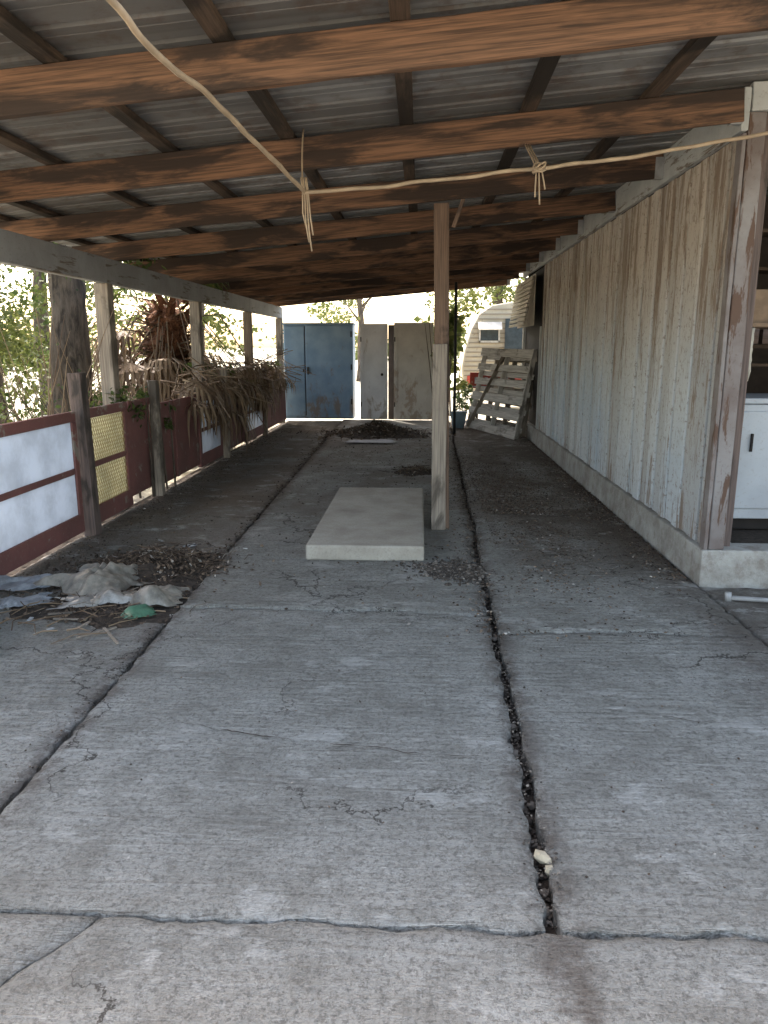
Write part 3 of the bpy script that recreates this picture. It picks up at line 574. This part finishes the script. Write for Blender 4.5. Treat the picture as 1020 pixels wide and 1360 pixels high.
shrub('shrub',[((-5.8,11.5,.7),(1,2,.7),1300),((-7,8,.7),(1,2,.7),1200)],.09,L_yel)
shrub('climbing_vine',[((-3.0,7.95,1.0),(.16,.5,.22),260),((-2.95,8.5,.85),(.1,.3,.2),80)],.06,L_green,3)
shrub('climbing_vine',[((-3.0,12.4,1.1),(.18,1.2,.2),350)],.07,L_yel,3)
g=MB()
for i in range(110):
    x=-3.4-abs(R.gauss(0,.8)); y=R.uniform(7,16); h=R.uniform(1.0,2.0); a=R.uniform(0,6.28); k=R.uniform(.1,.7)
    g.tube([(x,y,-.1),(x+.3*k*math.cos(a),y+.3*k*math.sin(a),h*.6),(x+k*math.cos(a),y+k*math.sin(a),h)],[.007,.006,.003],4)
g.obj('dead_canes',L_dry)
def fan(g,o,d,stem,L_,nl,droop,wd=.018):
    d=d.normalized(); b=d.cross(Vector((0,0,1))).normalized(); u=b.cross(d)
    m=o+d*stem*.5+Vector((0,0,-droop*stem*.15)); t=o+d*stem+Vector((0,0,-droop*stem*.5)); g.tube([o,m,t],[.016,.012,.008],5)
    for k in range(nl):
        a=(k/(nl-1)-.5)*3.4; v=(d*math.cos(a)+b*math.sin(a)+u*R.uniform(-.1,.1)); l=L_*R.uniform(.75,1.05)*(1-.25*abs(a)/1.7)
        m1=t+v*l*.5+Vector((0,0,-droop*l*.15)); m2=t+v*l*(.75-.12*droop)+Vector((0,0,-droop*l*.45)); e1=t+v*l*(.85-.25*droop)+Vector((0,0,-droop*l*R.uniform(.7,1.0))); s=v.cross(u).normalized()*wd
        g.add([t-s*.4,t+s*.4,m1+s,m1-s,m2+s*.7,m2-s*.7,e1],[(0,1,2,3),(3,2,4,5),(5,4,6)])
e=empty('dead_palm_fronds'); g=MB()
for i in range(46):
    y=R.gauss(13.7,1.2); x=-3.0+R.gauss(0,.12); a=R.uniform(-1.2,1.2)
    fan(g,Vector((x-.2,y,R.uniform(1.0,1.4))),Vector((math.cos(a),math.sin(a),R.uniform(-.3,.3))),R.uniform(.15,.4),R.uniform(.45,.8),16,R.uniform(.7,1.2),.018)
for i in range(12):
    y=R.uniform(9.8,11.6); a=R.uniform(-1.3,1.0)
    fan(g,Vector((-3.2,y,R.uniform(1.0,1.5))),Vector((math.cos(a),math.sin(a),R.uniform(-.4,.2))),R.uniform(.2,.5),R.uniform(.5,.85),14,R.uniform(.8,1.3),.019)
g.obj('fronds',L_dry,e); g=MB()
for i in range(110): stick(g,(-2.95+R.gauss(0,.17),R.gauss(13.8,1.4),1.08+R.gauss(0,.17)),R.uniform(.4,1.3),.007,.5)
for i in range(30): stick(g,(-3.0+R.gauss(0,.12),R.gauss(10.5,.6),1.05+R.gauss(0,.15)),R.uniform(.4,1.1),.008,.6)
for (y0,l) in((9.9,.9),(10.3,1.0),(10.6,.8)): g.tube([(-3.05,y0,1.3),(-2.85,y0+.05,1.05),(-2.8,y0+.25,1.05-l*.7)],[.016,.014,.008],5)
g.obj('stalks',L_dry,e)
def palm(x,y,h):
    e=empty('palm_tree'); g=MB(); N=16
    P=[Vector((x+.1*nz(i*.2,3)+.25*i/N,y,h*i/N-.1)) for i in range(N+1)]; g.tube(P,[.30+.07*math.sin(i*2.2) for i in range(N+1)],14,.2); g.obj('trunk',M_palm,e)
    g=MB()
    for i in range(300):
        a=R.uniform(0,6.28); z=R.uniform(.5,h); d=Vector((math.cos(a),math.sin(a),0)); b=Vector((-d.y,d.x,0)); p=Vector((x+.25*z/h,y,z))+d*.25
        w=R.uniform(.03,.08); q=p+d*R.uniform(.1,.35)+Vector((0,0,R.uniform(-.2,.25))); g.add([p-b*w,p+b*w,q+b*w*.6,q-b*w*.6,p-b*w*.6+d*.05,p+b*w*.6+d*.05],[(0,1,2,3),(4,5,2,3)])
    g.obj('leaf_bases',M_palm,e)
    g=MB()
    for i in range(46):
        a=R.uniform(0,6.28); fan(g,Vector((x+.2,y,R.uniform(h*.5,h+.1))),Vector((math.cos(a),math.sin(a),R.uniform(-1.0,.2))),R.uniform(.5,1.1),R.uniform(.6,1.0),18,R.uniform(.8,1.3),.022)
    for i in range(45):
        a=R.uniform(0,6.28); k=R.uniform(.6,1.8); b=Vector((x+.2,y,R.uniform(h*.5,h))); g.tube([b,b+Vector((math.cos(a)*k*.5,math.sin(a)*k*.5,.1)),b+Vector((math.cos(a)*k,math.sin(a)*k,-k*R.uniform(.3,.9)))],[.014,.011,.006],4)
    g.obj('dead_fronds',L_dry,e); g=MB()
    for i in range(12):
        a=R.uniform(0,6.28); fan(g,Vector((x+.2,y,h+.1)),Vector((math.cos(a),math.sin(a),R.uniform(.1,1.2))),R.uniform(.6,1.1),R.uniform(.6,.8),24,R.uniform(.2,.7))
    for i in range(10):
        a=R.uniform(-1.3,.4); fan(g,Vector((x+.4,y-.3,1.0)),Vector((math.cos(a),math.sin(a),R.uniform(.2,.8))),R.uniform(.4,.8),.55,20,.4)
    g.obj('green_fronds',L_green,e)
palm(-4.30,12.3,2.3)
shrub('fig_shrub',[((.40,16.2,2.0),(.5,.3,.6),260),((.35,18.0,1.9),(.65,.5,.75),420),((.75,17.9,.9),(.35,.5,.7),200)],.2,L_yel,8)
shrub('fig_shrub',[((.95,16.6,.5),(.3,.5,.45),300)],.10,L_ivy,6)
tree('shade_tree',2.6,27,6,.2,[((0,0,4.3),(3.0,2.5,1.8),.8),((1,0,2.6),(3,2,1.0),.2)],4500,.2,L_yel)
tree('shade_tree',-3.0,38,5,.2,[((-1,0,3.4),(1.6,2.5,1.2),1)],900,.2,L_yel)
g=MB()
for i in range(50):
    x=R.uniform(-90,60); y=R.uniform(85,120)+abs(x)*.2; h=R.uniform(1.5,3.2); leaves(g,(x,y,h*.6),(R.uniform(3,6),3,h*.6),200,.7,.5)
for i in range(16):
    x=R.uniform(-45,-16); y=R.uniform(12,45); h=R.uniform(1.5,3.2); leaves(g,(x,y,h*.5),(R.uniform(2,3.5),3,h*.5),350,.3,.5)
g.obj('distant_trees',L_yel)
# ------------------------------------------------------------ light
E=math.radians(57); az=math.radians(-30)
to=Vector((math.sin(az)*math.cos(E),math.cos(az)*math.cos(E),math.sin(E)))
sl=bpy.data.lights.new('sun','SUN'); sl.energy=9.5; sl.angle=math.radians(.53); sl.color=(1,.965,.91); so=link(bpy.data.objects.new('sun',sl)); so.rotation_euler=to.to_track_quat('Z','Y').to_euler()
w=bpy.data.worlds.new('World'); S.world=w; w.use_nodes=True; nt=w.node_tree; sk=nt.nodes.new('ShaderNodeTexSky'); sk.sky_type='NISHITA'; sk.sun_disc=False
sk.sun_elevation=E; sk.sun_rotation=az; sk.dust_density=3.0; sk.air_density=1; sk.ozone_density=.5
mx=nt.nodes.new('ShaderNodeMix'); mx.data_type='RGBA'; mx.blend_type='MULTIPLY'; mx.inputs[0].default_value=1; mx.inputs[7].default_value=(1.13,1.0,.84,1); nt.links.new(sk.outputs[0],mx.inputs[6])
bg=nt.nodes['Background']; bg.inputs[1].default_value=.95; nt.links.new(mx.outputs[2],bg.inputs[0])
S.view_settings.view_transform='Standard'; S.view_settings.look='None'; S.view_settings.exposure=0
cd=bpy.data.cameras.new('camera'); cam=link(bpy.data.objects.new('camera',cd)); cam.location=(0,0,1.6); cam.rotation_euler=(math.radians(77.6),0,math.radians(2.8))
cd.sensor_fit='VERTICAL'; cd.sensor_height=36; cd.lens=26.47; cd.clip_end=2000; cd.clip_start=.05; S.camera=cam
